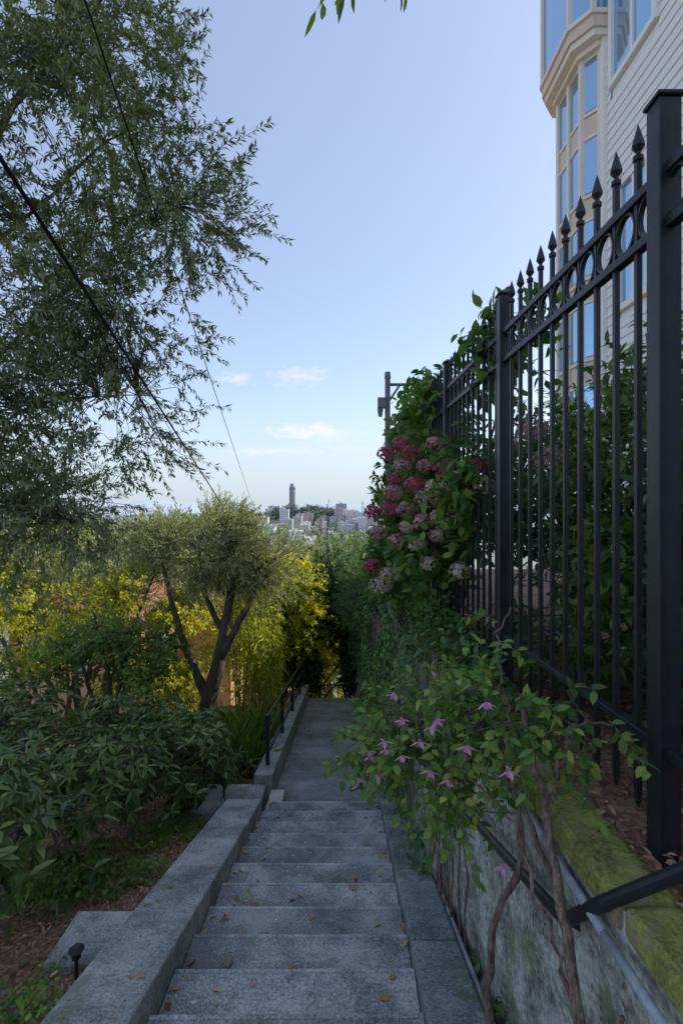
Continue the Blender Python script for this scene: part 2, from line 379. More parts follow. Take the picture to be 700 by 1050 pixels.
# ---------------------------------------------------------------- apartment building
def building():
    root=empty('apartment_building')
    mb=MB(); mb.box(4.56,16,-6,8.75,-6,12.5,0); mb.obj('core',root,[M_siding])
    mb=MB(); z=-3.0; wins=[(7.35,8.45,7.15,8.9),(7.5,8.2,3.3,5.2),(5.2,6.4,3.3,5.2),(5.2,6.4,7.15,8.9),(3.0,4.4,3.3,5.2)]
    while z<12.4:
        cuts=sorted([(a-.1,b+.1) for a,b,c,d in wins if z+.16>c-.1 and z<d+.1])
        y=-6.0; segs=[]
        for a,b in cuts: segs.append((y,a)); y=b
        segs.append((y,8.7))
        for a,b in segs:
            bi=len(mb.v)
            mb.v+=[(4.527,a,z),(4.527,b,z),(4.545,b,z+.165),(4.545,a,z+.165),(4.56,a,z),(4.56,b,z)]
            mb.f+=[(bi,bi+3,bi+2,bi+1),(bi,bi+1,bi+5,bi+4)]; mb.m+=[0,0]
        z+=0.165
    mb.obj('siding',root,[M_siding])
    mb=MB()
    for a,b,c,d in wins:
        mb.box(4.535,4.55,a,b,c,d,1)
        for (p,q,r,s) in ((a-.1,a,c-.1,d+.1),(b,b+.1,c-.1,d+.1),(a,b,c-.1,c),(a,b,d,d+.1)): mb.box(4.48,4.555,p,q,r,s,0)
        mb.box(4.50,4.54,(a+b)/2-.03,(a+b)/2+.03,c,d,0)
    mb.box(4.47,4.6,8.68,8.80,-5,12.4,0)
    mb.obj('windows',root,[M_siding,M_glass])
    A=[(4.6,8.82),(4.5,8.82),(4.30,9.10),(4.30,10.05),(4.55,10.35),(6.5,10.35),(6.5,8.82)]
    def off(poly,d):
        cx=5.4; cy=9.6
        return [(cx+(x-cx)*(1+d), cy+(y-cy)*(1+d)) for x,y in poly]
    mb=MB(); mb.prism(off(A,-0.02),-5,8.0,2)
    z=-4.6; fr=[(4.5,8.82),(4.30,9.10),(4.30,10.05),(4.55,10.35)]
    while z<7.9:
        zt=min(z+1.0,7.95)
        for i in range(3):
            (x0,y0),(x1,y1)=fr[i],fr[i+1]
            nsub=2 if i==1 else 1
            for s in range(nsub):
                f0=s/nsub+0.06; f1=(s+1)/nsub-0.06
                p0=Vector((x0+(x1-x0)*f0,y0+(y1-y0)*f0,0)); p1=Vector((x0+(x1-x0)*f1,y0+(y1-y0)*f1,0))
                nn=Vector((y0-y1,x1-x0,0)).normalized()
                if nn.x>0: nn=-nn
                def quad(za,zb,o,m):
                    b=len(mb.v); q0=p0+nn*o; q1=p1+nn*o
                    mb.v+=[(q0.x,q0.y,za),(q1.x,q1.y,za),(q1.x,q1.y,zb),(q0.x,q0.y,zb)]; mb.f.append((b,b+1,b+2,b+3)); mb.m.append(m)
                quad(z+.06,zt,-0.005,1); quad(zt+.06,min(z+1.4,8),-0.003,2)
        mb.prism(off(A,0.012),z-.03,z+.03,0); mb.prism(off(A,0.012),zt,zt+.05,0)
        z+=1.45
    for (x,y) in fr+[(4.30,9.575)]:
        mb.box(x-.04,x+.05,y-.045,y+.045,-5,8.0,0)
    mb.prism(off(A,0.10),8.0,8.10,0); mb.prism(off(A,0.22),8.102,8.22,0); mb.prism(off(A,0.26),8.222,8.42,2)
    mb.prism(off(A,0.30),8.422,8.50,0); mb.prism(off(A,0.24),8.502,10.6,1)
    for (x,y) in off(fr,0.245): mb.box(x-.04,x+.04,y-.04,y+.04,8.5,10.6,0)
    mb.prism(off(A,0.34),10.602,10.9,0)
    mb.obj('bay_tower',root,[M_trim,M_glass,M_span])
    mb=MB(); mb.box(4.25,16.2,-6.2,8.9,12.5,12.75); mb.obj('cornice',root,[M_trim])
building()

# ---------------------------------------------------------------- stucco house (left)
def house():
    root=empty('stucco_house')
    c,s=math.cos(math.radians(-28)),math.sin(math.radians(-28)); cx,cy=-5.2,13.2
    T=lambda x,y,z:(cx+x*c-y*s, cy+x*s+y*c, z-1.05)
    mb=MB()
    mb.box(-6,0,0,7,-12,-1.75,0,T); mb.box(0.01,1.7,1.5,6,-12,-2.2,0,T)
    for (a,b,z0,z1) in ((-4.9,-4.1,-3.6,-2.4),(-2.9,-2.1,-3.6,-2.4),(-1.3,-.6,-3.6,-2.4)):
        mb.box(a,b,-.02,.05,z0,z1,2,T)
        mb.box(a-.08,a,-.06,.05,z0-.08,z1+.08,1,T); mb.box(b,b+.08,-.06,.05,z0-.08,z1+.08,1,T); mb.box(a,b,-.06,.05,z0-.08,z0,1,T); mb.box(a,b,-.06,.05,z1,z1+.08,1,T)
        mb.box((a+b)/2-.02,(a+b)/2+.02,-.04,.05,z0,z1,1,T)
    for (a,b) in ((.5,1.2),(3.0,3.8)):
        mb.box(-.02,.04,a,b,-3.4,-2.4,2,T); mb.box(-.02,.07,a-.08,a,-3.48,-2.32,1,T); mb.box(-.02,.07,b,b+.08,-3.48,-2.32,1,T)
    mb.obj('walls',root,[M_stucco,M_trim,M_glass])
    mb=MB(); n=26
    e=[(-6.3,-.25),(0.25,-.25),(0.25,7.25),(-6.3,7.25)]
    mb.v+=[T(x,y,-1.74) for x,y in e]+[T(-4,3,-1.45),T(-2,4,-1.45)]+[T(x,y,-1.82) for x,y in e]
    mb.f+=[(0,1,5,4),(1,2,5),(2,3,4,5),(3,0,4),(6,7,1,0),(7,8,2,1),(8,9,3,2),(9,6,0,3),(9,8,7,6)]; mb.m+=[0]*9
    for i in range(n):
        x=-6.2+6.4*i/(n-1); tt=min(1,(x+6.3)/2.3,(0.25-x)/2.25)
        mb.cyl(T(x,-.25,-1.73),T(x,-.25+3.25*tt,-1.73+.29*tt),0.05,n=6)
    for i in range(n):
        y=-.2+7.4*i/(n-1); tt=min(1,(y+.25)/4.25,(7.25-y)/3.25)
        mb.cyl(T(.25,y,-1.73),T(.25-2.25*tt,y,-1.73+.29*tt),0.05,n=6)
    mb.box(-.2,1.9,1.4,6.1,-2.19,-2.09,0,T)
    mb.obj('tile_roof',root,[M_tile])
house()

# ---------------------------------------------------------------- leaf tools
def leaf_mesh(name,P,D,Nn,L,W,mat,parent,kind='fine',curl=0.15):
    P=np.asarray(P);D=unit(np.asarray(D)); n=len(P)
    S=unit(np.cross(D,Nn)); U=np.cross(S,D)
    L=np.broadcast_to(L,(n,)).reshape(n,1); W=np.broadcast_to(W,(n,)).reshape(n,1)
    if kind=='fine':
        v=[P, P+D*L*.45-S*W*.5+U*L*.03, P+D*L-U*L*curl, P+D*L*.45+S*W*.5+U*L*.03]
        V=np.stack(v,1).reshape(-1,3); b=np.arange(n)[:,None]*4
        F=[b+np.array([[0,1,3]]), b+np.array([[1,2,3]])]
    else:
        def q(t_,s_,u_): return P+D*L*t_+S*W*s_+U*(L*(u_-curl*t_*t_))
        v=[q(0,0,0), q(.3,-.45,.06),q(.3,0,0),q(.3,.45,.06), q(.68,-.38,.05),q(.68,0,0),q(.68,.38,.05), q(1,0,0)]
        V=np.stack(v,1).reshape(-1,3); b=np.arange(n)[:,None]*8
        F=[np.concatenate([b+np.array([[0,2,1]]),b+np.array([[0,3,2]]),b+np.array([[4,5,7]]),b+np.array([[5,6,7]])]),
           np.concatenate([b+np.array([[1,2,5,4]]),b+np.array([[2,3,6,5]])])]
    return fastmesh(name,V,F,parent,[mat],smooth=(kind!='fine'))
def tube_mesh(name,paths,radii,mat,parent,sides=5):
    P=np.asarray(paths); S_,K,_=P.shape; r=np.asarray(radii)[...,None,None]
    T=np.gradient(P,axis=1); T=unit(T)
    md=unit(P[:,-1]-P[:,0]); ref=np.where(np.abs(md[:,2:3])>.8,np.array([[1.,0.13,0]]),np.array([[0.,0.1,1.]]))[:,None,:]
    A=unit(np.cross(T,np.broadcast_to(ref,T.shape))); B=np.cross(T,A)
    an=np.arange(sides)*2*np.pi/sides
    ring=P[:,:,None,:]+r*(A[:,:,None,:]*np.cos(an)[None,None,:,None]+B[:,:,None,:]*np.sin(an)[None,None,:,None])
    V=ring.reshape(-1,3)
    s=np.arange(S_)[:,None,None]*K*sides; k=np.arange(K-1)[None,:,None]*sides; a=np.arange(sides)[None,None,:]; a2=(a+1)%sides
    F=np.stack([s+k+a,s+k+a2,s+k+sides+a2,s+k+sides+a],-1).reshape(-1,4)
    return fastmesh(name,V,F,parent,[mat],smooth=True)
def resample(path,K=12,jit=0.0):
    p=np.array(path,float); d=np.concatenate([[0],np.cumsum(np.linalg.norm(np.diff(p,axis=0),axis=1))]); 
    s=np.linspace(0,d[-1],K); q=np.stack([np.interp(s,d,p[:,i]) for i in range(3)],1)
    for _ in range(2): q[1:-1]=(q[:-2]+2*q[1:-1]+q[2:])/4
    if jit: q[1:-1]+=R.normal(0,jit,(K-2,3))
    return q
def positions(lobes,n,shell=0.5,freq=1.6,thr=-0.05):
    lob=np.array(lobes,float); w=(lob[:,3]*lob[:,4]*lob[:,5])**(2/3); w/=w.sum()
    P=[];O=[]
    tries=0
    while len(P)<n and tries<n*12:
        tries+=1
        i=R.choice(len(lob),p=w); d=R.normal(size=3); d/=np.linalg.norm(d)
        r=R.rand()**shell; p=lob[i,:3]+d*r*lob[i,3:6]
        if noise.noise(Vector(tuple(p*freq)))<thr+0.12*R.normal(): continue
        P.append(p); O.append(d/lob[i,3:6])
    return np.array(P),unit(np.array(O))
def sprays(P,O,n,length,droop,L,W,up=0.3,spread=0.9,jit=0.35,whorl=False):
    S_=len(P); d=unit(O+R.normal(0,jit,P.shape)+np.array([0,0,up])); ln=length*R.uniform(.6,1.3,(S_,1))
    K=5; s=np.linspace(0,1,K)[None,:,None]
    curve=P[:,None,:]+d[:,None,:]*ln[:,None,:]*s+np.array([0,0,-1.])*(droop*ln[:,None,:]*s**2)
    if whorl: sl=R.uniform(.75,1,(S_,n,1))
    else: sl=np.broadcast_to(np.linspace(.08,1,n)[None,:,None],(S_,n,1))+R.normal(0,.02,(S_,n,1))
    pos=P[:,None,:]+d[:,None,:]*ln[:,None,:]*sl+np.array([0,0,-1.])*(droop*ln[:,None,:]*sl**2)
    tan=unit(d[:,None,:]+np.array([0,0,-1.])*2*droop*sl)
    rad=unit(np.cross(np.broadcast_to(tan,pos.shape),R.normal(size=pos.shape)))
    ld=unit(tan*(1-spread*.5)+rad*spread+np.array([0,0,-.12]))
    nn=unit(np.array([0,0,1.])+R.normal(0,.45,pos.shape)+tan*.3)
    m=S_*n
    return curve,pos.reshape(-1,3),ld.reshape(-1,3),nn.reshape(-1,3),L*R.uniform(.65,1.2,m),W*R.uniform(.75,1.2,m)
def plant(name,lobes,ns,nl,length,L,W,mat,root=None,limbs=None,limb_r=0.03,droop=.25,up=.3,spread=.9,shell=.5,freq=1.6,thr=-.05,kind='fine',whorl=False,wood=None,twig_r=.003,connect=.5,curl=.15,filt=None,jit=.35):
    e=empty(name); wood=wood or M_bark
    P,O=positions(lobes,ns,shell,freq,thr)
    if filt is not None: k=np.array([filt(p) for p in P]); P=P[k];O=O[k]
    cur,pos,ld,nn,LL,WW=sprays(P,O,nl,length,droop,L,W,up,spread,whorl=whorl,jit=jit)
    leaf_mesh('foliage',pos,ld,nn,LL,WW,mat,e,kind,curl)
    tube_mesh('twigs',cur,np.broadcast_to(np.linspace(1,.4,5)*twig_r,cur.shape[:2]),wood,e,3)
    lp=[];lr_=[]
    if limbs:
        for path,r0,r1 in limbs:
            q=resample(path,16,limb_r*.25); lp.append(q); lr_.append(np.linspace(r0,r1,16)*(1+R.normal(0,.05,16)))
    elif root is not None:
        for lb in lobes:
            rr=np.array(root)+R.normal(0,.05,3)*np.array([1,1,0]); c=np.array(lb[:3])
            mid=(rr+c)/2+R.normal(0,.12,3); top=c+np.array([0,0,lb[5]*.5])
            q=resample([rr,mid,c,top],16,.01); lp.append(q); lr_.append(np.linspace(limb_r,limb_r*.25,16))
    if lp:
        tube_mesh('limbs',np.array(lp),np.array(lr_),wood,e,9)
        allp=np.concatenate(lp); 
        sel=np.where(R.rand(len(P))<connect)[0]
        if len(sel):
            cp=[]
            for i in sel:
                dd=np.linalg.norm(allp-P[i],axis=1); j=np.argmin(dd+R.rand(len(dd))*.15); a=allp[j]; b=P[i]
                mid=(a+b)/2+R.normal(0,.08,3)*dd[j]+np.array([0,0,.05*dd[j]])
                cp.append(resample([a,mid,b],6))
            tube_mesh('branches',np.array(cp),np.broadcast_to(np.linspace(2.0,1,6)*twig_r,(len(cp),6)),wood,e,4)
    return e

L_olive=leafmat('olive_leaf',[(0.1,(0.03,0.045,0.016)),(0.5,(0.088,0.112,0.046)),(0.9,(0.165,0.19,0.09))],trans=.38,back=(0.16,0.185,0.115),tint=(1.2,1.25,.5),k=2.0)
L_olive2=leafmat('olive_leaf_silver',[(0.1,(0.05,0.065,0.03)),(0.5,(0.13,0.15,0.055)),(0.9,(0.25,0.26,0.10))],trans=.45,back=(0.2,0.22,0.12),k=2.0,tint=(1.4,1.35,.5))
L_dark=leafmat('rhododendron_leaf',[(0.1,(0.012,0.027,0.008)),(0.5,(0.042,0.070,0.020)),(0.9,(0.12,0.155,0.045))],trans=.25,rough=.42,spec=.4,back=(0.085,0.105,0.045))
L_lime=leafmat('sunlit_leaf',[(0.1,(0.08,0.11,0.015)),(0.5,(0.20,0.235,0.03)),(0.9,(0.33,0.33,0.055))],trans=.6,tint=(1.5,1.35,.35),k=2.2)  # sunlight put into the leaf colour: brighter and yellower green
L_mid=leafmat('garden_leaf',[(0.1,(0.025,0.05,0.012)),(0.5,(0.065,0.105,0.022)),(0.9,(0.15,0.185,0.042))],trans=.45,k=2.2)
L_hedge=leafmat('podocarpus_leaf',[(0.1,(0.014,0.035,0.012)),(0.5,(0.04,0.083,0.025)),(0.9,(0.10,0.16,0.045))],trans=.35)
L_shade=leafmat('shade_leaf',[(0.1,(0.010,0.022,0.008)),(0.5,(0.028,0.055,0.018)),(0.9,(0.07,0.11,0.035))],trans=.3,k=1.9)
L_ivy=leafmat('ivy_leaf',[(0.1,(0.012,0.034,0.010)),(0.5,(0.035,0.073,0.022)),(0.9,(0.10,0.155,0.048))],trans=.25,rough=.5,spec=.3)
L_hyd=leafmat('hydrangea_leaf',[(0.1,(0.02,0.05,0.012)),(0.5,(0.055,0.105,0.022)),(0.9,(0.13,0.19,0.045))],trans=.4,rough=.5,spec=.3,k=2)
L_fuch=leafmat('fuchsia_leaf',[(0.1,(0.03,0.07,0.02)),(0.5,(0.08,0.14,0.033)),(0.85,(0.18,0.25,0.055)),(1,(0.38,0.33,0.06))],trans=.4,clump=4,k=2.0)
L_cam=leafmat('camellia_leaf',[(0.1,(0.014,0.032,0.01)),(0.5,(0.046,0.08,0.020)),(0.9,(0.14,0.18,0.045))],trans=.38,rough=.4,spec=.4)
L_far=leafmat('far_tree_leaf',[(0.1,(0.05,0.075,0.045)),(0.5,(0.095,0.125,0.068)),(0.9,(0.17,0.185,0.10))],trans=.35,clump=.3,k=1.9)
L_dead=leafmat('dead_leaf',[(0.1,(0.12,0.06,0.02)),(0.5,(0.34,0.20,0.06)),(0.9,(0.52,0.40,0.15))],trans=.1,k=1.5)
L_chip=leafmat('bark_chip',[(0.1,(0.04,0.02,0.012)),(0.5,(0.14,0.075,0.047)),(0.9,(0.30,0.2,0.135))],trans=0,rough=.9,k=2.2)

# ---- large olive tree, left
lob=[(-1.95,4.0,3.1,.95,.9,1.0),(-2.1,3.8,1.6,1.05,.9,.95),(-1.15,3.7,2.15,.5,.6,.45),(-1.55,3.7,1.4,.55,.6,.5),(-1.8,3.9,.8,.68,.7,.6),(-2.0,3.6,.2,.55,.5,.5),(-2.45,3.6,-.3,.5,.5,.4),(-2.3,4.0,4.0,1.0,.9,.8),(-2.9,3.8,2.4,.9,1,1.6),(-2.6,4.6,.1,.7,.6,.6),(-2.6,3.6,.8,.5,.7,.7),(-2.7,3.9,1.4,.6,.7,.8),(-1.2,3.8,2.75,.4,.5,.35),(-2.3,3.5,-.1,.5,.5,.5)]
limbs=[([(-4.3,4.4,-3.2),(-4.2,4.4,-1.5),(-4.0,4.4,0.3),(-3.7,4.4,1.8),(-3.0,4.4,3.3),(-2.3,4.3,4.2)],.14,.012),
 ([(-4.0,4.4,.3),(-3.0,4.3,1.2),(-2.2,4.2,1.9),(-1.3,4.0,2.4)],.026,.004),
 ([(-3.7,4.4,1.8),(-2.6,4.3,2.5),(-1.8,4.1,3.1),(-1.2,4.0,3.0)],.022,.004),
 ([(-4.0,4.4,.3),(-3.0,4.2,.6),(-2.4,4.1,.9),(-1.6,4.0,.9)],.022,.004),
 ([(-4.1,4.4,-.4),(-3.2,4.0,.0),(-2.5,3.9,.1),(-2.0,3.8,-.1)],.02,.004),
 ([(-3.0,4.4,3.3),(-1.2,3.2,3.6),(-.5,2.4,2.75),(.0,2.0,2.18)],.015,.004)]
plant('olive_tree',lob,3000,32,.30,.056,.0145,L_olive,limbs=limbs,limb_r=.03,droop=.15,up=.12,spread=.7,shell=.55,freq=1.4,thr=-.05,twig_r=.002,connect=.4,jit=.5)
plant('overhanging_branch',[(.08,2.0,2.13,.11,.1,.06)],9,7,.14,.085,.026,L_mid,limbs=[([(-1.2,3.2,3.5),(-.5,2.4,2.75),(.04,2.0,2.18)],.01,.004),([(-.1,2.0,2.3),(.08,2.0,2.12),(.2,2.0,2.02)],.005,.002)],limb_r=.005,droop=.3,up=-.1,spread=.7,connect=1,thr=-2,kind='broad')

# ---- mid olive tree
lob=[(-2.1,9,-.75,1.2,1,.7),(-2.9,9,-1.0,.8,.8,.6),(-1.3,9,-1.1,.75,.8,.5),(-2.3,9,-.3,.7,.7,.45),(-1.6,8.8,-.65,.7,.7,.45),(-3.2,9.2,-.55,.7,.7,.45),(-.95,9,-.75,.4,.5,.35)]
limbs=[([(-2.45,9,-4.2),(-2.42,9,-3.5),(-2.2,9,-2.9),(-2.1,9,-2.3),(-1.9,9,-1.2),(-2.0,9,-.3)],.17,.03),
 ([(-2.4,9,-3.3),(-2.7,9,-2.6),(-2.9,9,-2.1),(-3.1,9,-1.2),(-3.3,9,-.5)],.09,.02),
 ([(-2.15,9,-2.7),(-1.8,8.9,-2.0),(-1.5,8.9,-1.4),(-1.2,8.9,-.9)],.09,.02),
 ([(-2.1,9,-2.2),(-2.4,8.9,-1.5),(-2.5,8.9,-.6)],.06,.015)]
plant('olive_tree',lob,2100,24,.32,.06,.017,L_olive2,limbs=limbs,droop=.1,up=.25,spread=.7,shell=.5,freq=1.3,thr=-.06,twig_r=.004,connect=.25,jit=.5)

# ---- rhododendrons
rk=dict(limb_r=.02,kind='broad',whorl=True,spread=1.1,up=.5,droop=0,shell=.4,thr=-.2,wood=M_stem,twig_r=.005,connect=.3,curl=.25)
plant('rhododendron_bush',[(-1.8,5.5,-2.75,.6,.6,.42),(-1.6,6.2,-2.95,.42,.4,.36),(-2.6,6.2,-2.8,.7,.6,.45)],430,11,.14,.12,.038,L_dark,root=(-1.9,5.7,-3.4),**rk)
plant('rhododendron_bush',[(-2.2,4.5,-2.5,.55,.5,.42),(-3.0,4.8,-2.5,.7,.6,.5),(-3.6,5.6,-2.5,.7,.6,.5)],430,11,.14,.12,.038,L_dark,root=(-2.4,4.6,-3.2),**rk)
plant('rhododendron_bush',[(-2.45,3.4,-2.1,.42,.4,.33),(-2.05,2.75,-1.85,.36,.3,.26),(-1.95,3.5,-2.35,.3,.3,.22)],200,10,.13,.12,.038,L_dark,root=(-2.4,3.2,-2.8),**rk)

# ---- bamboo
M_cane=surf('bamboo_cane',[(0.3,(0.16,0.22,0.05)),(0.7,(0.3,0.36,0.10))],scale=5,bump=0)
e=empty('bamboo_clump'); n=46
bx=R.uniform(-2.0,-1.15,n); by=R.uniform(9.3,10.3,n); top=R.uniform(-2.8,-1.6,n); lean=R.normal(0,.18,n)
paths=np.stack([np.stack([bx+lean*s**2,by+R.normal(0,.01,n),-4.2+(top+4.2)*s],1) for s in np.linspace(0,1,6)],1)
tube_mesh('canes',paths,np.full((n,6),.012),M_cane,e,6)
nb=3400
idx=R.randint(0,n,nb); s=R.uniform(.2,1,nb)**.7
P=np.stack([bx[idx]+lean[idx]*s**2,by[idx],-4.2+(top[idx]+4.2)*s],1)+R.normal(0,.08,(nb,3))
D=R.normal(0,1,(nb,3)); D[:,2]=-.5+R.normal(0,.4,nb)
leaf_mesh('foliage',P,D,R.normal(0,.5,P.shape)+[0,0,1],.16*R.uniform(.6,1.2,nb),.026,L_lime,e,curl=.3)

# ---- other garden plants
plant('lime_shrub',[(-1.6,12,-2.4,1.0,.8,.9),(-.9,12.3,-2.7,.5,.6,.9),(-2.6,12,-2.8,.9,.8,.9),(-1.3,12,-1.7,.8,.7,.6)],1500,18,.3,.09,.04,L_lime,root=(-1.5,12,-5),limb_r=.05,shell=.5,thr=-.2,connect=.2)
plant('maple_tree',[(-3.4,8,-2.2,.75,.7,.5),(-4.2,8.2,-2.5,.7,.7,.5),(-2.9,7.6,-2.75,.5,.5,.35),(-3.7,7.6,-1.7,.5,.5,.3)],620,16,.3,.07,.04,L_mid,root=(-3.6,8,-4.3),limb_r=.06,thr=.05,connect=.4)
plant('yellow_shrub',[(-5.2,9.5,-2.0,1.0,.8,.6),(-6.3,10,-2.7,1,.8,.8),(-4.2,10.2,-3.2,.7,.8,.5),(-6.8,9.6,-1.5,1,.8,.6),(-4.4,10.4,-1.8,.7,.7,.5),(-3.2,10.6,-3.6,.7,.6,.4),(-3.3,10.8,-2.2,.6,.5,.35)],1250,16,.3,.09,.038,L_lime,root=(-5.4,9.6,-4.6),limb_r=.06,thr=.02,connect=.3)
plant('pale_garden_tree',[(-5.3,11,-1.1,1.1,.8,.6),(-4.0,11.2,-1.1,.8,.8,.5),(-6.8,11,-.8,1.1,.8,.8),(-3.2,11.5,-1.6,.6,.7,.5),(-8,11,-1.2,1,.8,.9),(-6.2,10.6,-1.9,.9,.6,.4),(-4.6,11,-1.9,.8,.5,.45),(-3.6,11,-2.0,.7,.4,.4)],2700,16,.34,.09,.03,L_olive2,root=(-5.4,11,-5.2),limb_r=.07,thr=-.12,connect=.3)
plant('garden_shrub',[(-5.0,7.2,-3.1,.8,.7,.6),(-4.0,6.8,-3.3,.7,.6,.5),(-6,8,-3.0,1,.8,.8),(-2.9,7.4,-3.5,.5,.5,.4),(-3.4,8.6,-3.6,.8,.5,.5)],900,16,.22,.08,.035,L_mid,root=(-4.8,7.2,-4.2),limb_r=.03,thr=-.1,connect=.2)
e=empty('agapanthus'); ns=600
c=np.array([(-1.35,6.9),(-1.5,7.5),(-1.3,8.1),(-1.9,7.0),(-1.75,8.3)])[R.randint(0,5,ns)]+R.normal(0,.12,(ns,2))
P=np.column_stack([c,[path_z(y)-.02 for y in c[:,1]]]); D=R.normal(0,.5,(ns,3)); D[:,2]=1
leaf_mesh('leaves',P,D,R.normal(0,1,(ns,3)),.62*R.uniform(.6,1.1,ns),.032,L_mid,e,kind='broad',curl=.35)
# hedge by path, right
hl=[(.95,7.6,-2.3,.42,.7,.95),(.85,8.8,-2.2,.46,.7,1.2),(.75,10.0,-2.2,.5,.7,1.3),(.9,8.6,-1.1,.5,.8,.6),(.55,10.6,-1.3,.55,.6,.8),(.95,7.0,-3.2,.3,.6,.6),(.9,9,-3.4,.36,1.2,.7),(.5,9.6,-1.5,.4,.5,.5),(.35,10.8,-1.9,.35,.5,.6)]
plant('podocarpus_hedge',hl,3000,26,.24,.062,.012,L_hedge,root=(1.0,9,-4.0),limb_r=.05,shell=.35,thr=-.35,up=.5,spread=.8,droop=.15,connect=.05)
def arch(p):
    return not (-.56<p[0]<.02 and p[2]<-3.3)
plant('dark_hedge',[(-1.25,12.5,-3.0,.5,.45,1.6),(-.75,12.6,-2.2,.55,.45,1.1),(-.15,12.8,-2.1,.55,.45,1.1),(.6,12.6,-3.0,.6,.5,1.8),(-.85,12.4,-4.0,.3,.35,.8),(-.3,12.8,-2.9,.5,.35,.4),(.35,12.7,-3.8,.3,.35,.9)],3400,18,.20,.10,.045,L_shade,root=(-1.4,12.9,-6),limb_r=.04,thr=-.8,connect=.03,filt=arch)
plant('lime_shrub',[(-.3,15.8,-5.0,1.2,.7,1.3),(.3,16,-4,1.2,.8,.9),(-1.4,15.8,-4.2,1,.8,1),(-.4,15.8,-3.6,.8,.6,.8)],1700,16,.32,.12,.06,L_lime,root=(-.3,15.8,-8),limb_r=.04,thr=-.7,connect=.05)
mb=MB()
for i in range(6): 
    x=-.72+i*.16; mb.box(x-.010,x+.010,12.2,12.22,-5.2,-4.25)
mb.box(-.74,.1,12.195,12.225,-4.25,-4.22); mb.box(-.74,.1,12.195,12.225,-4.98,-4.94); mb.obj('garden_gate',None,[M_iron])

# background trees mass
bl=[]
for i in range(70):
    y=R.uniform(16,48); px=R.uniform(-20,420); x=(px-350)/520*y
    zt=-(R.uniform(2,22) if px<275 else R.uniform(24,42))/520*y
    r=R.uniform(1.2,2.2)*y/25
    bl.append((x,y,zt-r*.9,r,r,r*.9))
plant('background_trees',bl,9500,16,.7,.24,.10,L_far,thr=-.3,freq=.6,twig_r=.01,shell=.35)
plant('young_conifer',[(-.45,16,-.9,.25,.25,.9),(-.4,16,-2,.5,.5,1),(-.45,16,-.2,.1,.1,.35)],260,22,.4,.07,.014,L_hedge,limbs=[([(-.42,16,-7),(-.42,16,-3),(-.45,16,.15)],.07,.01)],thr=-1,up=.5,droop=.2)

# ---- hydrangea
hl=[(.82,5.2,-.1,.36,.5,.55),(.78,6.0,.1,.34,.5,.6),(.92,4.5,.25,.22,.45,.5),(.62,5.2,-.55,.30,.45,.3),(1.0,5.1,.9,.28,.5,.45),(1.05,6.2,1.15,.35,.6,.4),(.76,4.3,-.35,.22,.35,.26),(1.15,4.1,1.15,.2,.3,.28),(.95,3.7,.1,.13,.35,.4),(1.12,3.3,1.1,.13,.2,.2)]
plant('hydrangea_bush',hl,1250,7,.2,.105,.06,L_hyd,root=(1.12,5.0,-1.1),limb_r=.02,kind='broad',shell=.45,thr=-.1,up=.3,spread=1.0,wood=M_stem,connect=.3)
def heads():
    e=empty('hydrangea_flowers')
    mp=[leafmat('mauve_petal',[(0.1,(0.24,0.09,0.11)),(0.5,(0.45,0.24,0.26)),(0.9,(0.62,0.43,0.42))],trans=.25,tint=(1.1,.85,.9),k=1.3,clump=9),
        leafmat('crimson_petal',[(0.1,(0.16,0.02,0.045)),(0.5,(0.34,0.06,0.105)),(0.9,(0.50,0.17,0.21))],trans=.25,tint=(1.2,.75,.9),k=1.3,clump=9),
        leafmat('faded_petal',[(0.1,(0.34,0.24,0.17)),(0.5,(0.52,0.42,0.34)),(0.9,(0.68,0.61,0.52))],trans=.25,tint=(1.1,1,.8),k=1.2,clump=9)]
    H=[]
    pts=[(395,465,1,4.8),(412,478,0,4.7),(405,492,1,4.6),(436,478,0,4.4),(398,522,1,4.5),(388,545,0,4.5),(382,580,1,4.6),(415,522,0,4.4),(437,512,0,4.1),(462,507,0,3.8),(490,478,1,3.5),(450,548,2,3.9),(428,558,2,4.1),(455,480,1,4.1),(470,532,0,3.8),(408,555,0,4.4),(440,578,2,4.0),(478,505,1,3.7),(400,590,2,4.4),(425,498,1,4.3),(390,600,2,4.6),(545,440,0,3.3),(560,470,0,3.2),(520,455,2,3.5),(472,585,2,3.7),(445,455,0,4.4),(452,530,2,3.95),(418,540,2,4.2),(433,535,0,4.1),(402,505,0,4.5),(448,500,2,4.0),(382,525,1,4.6),(412,455,1,4.8),(495,500,2,3.5),(470,490,0,3.8),(420,465,1,4.6)]
    for (a,b,k,d) in pts: H.append(((a-350)/520*d,d,(522-b)/520*d,k))
    for k in range(3):
        P=[];D=[];Nn=[]
        for (x,y,z,kk) in H:
            if kk!=k: continue
            r=R.uniform(.07,.105); nf=85
            dd=unit(R.normal(size=(nf,3))+np.array([0,-.3,.25])); rr=r*R.uniform(.82,1.06,(nf,1))
            c=np.array([x,y,z])+dd*rr*np.array([1,1,.75])
            t1=unit(np.cross(dd,R.normal(size=(nf,3)))); t2=np.cross(dd,t1)
            for v in (t1,t2,-t1,-t2): P.append(c);D.append(v+dd*.25+R.normal(0,.15,v.shape));Nn.append(dd)
        if P: leaf_mesh('petals_%d'%k,np.concatenate(P),np.concatenate(D),np.concatenate(Nn),.019,.019,mp[k],e,curl=.1)
heads()
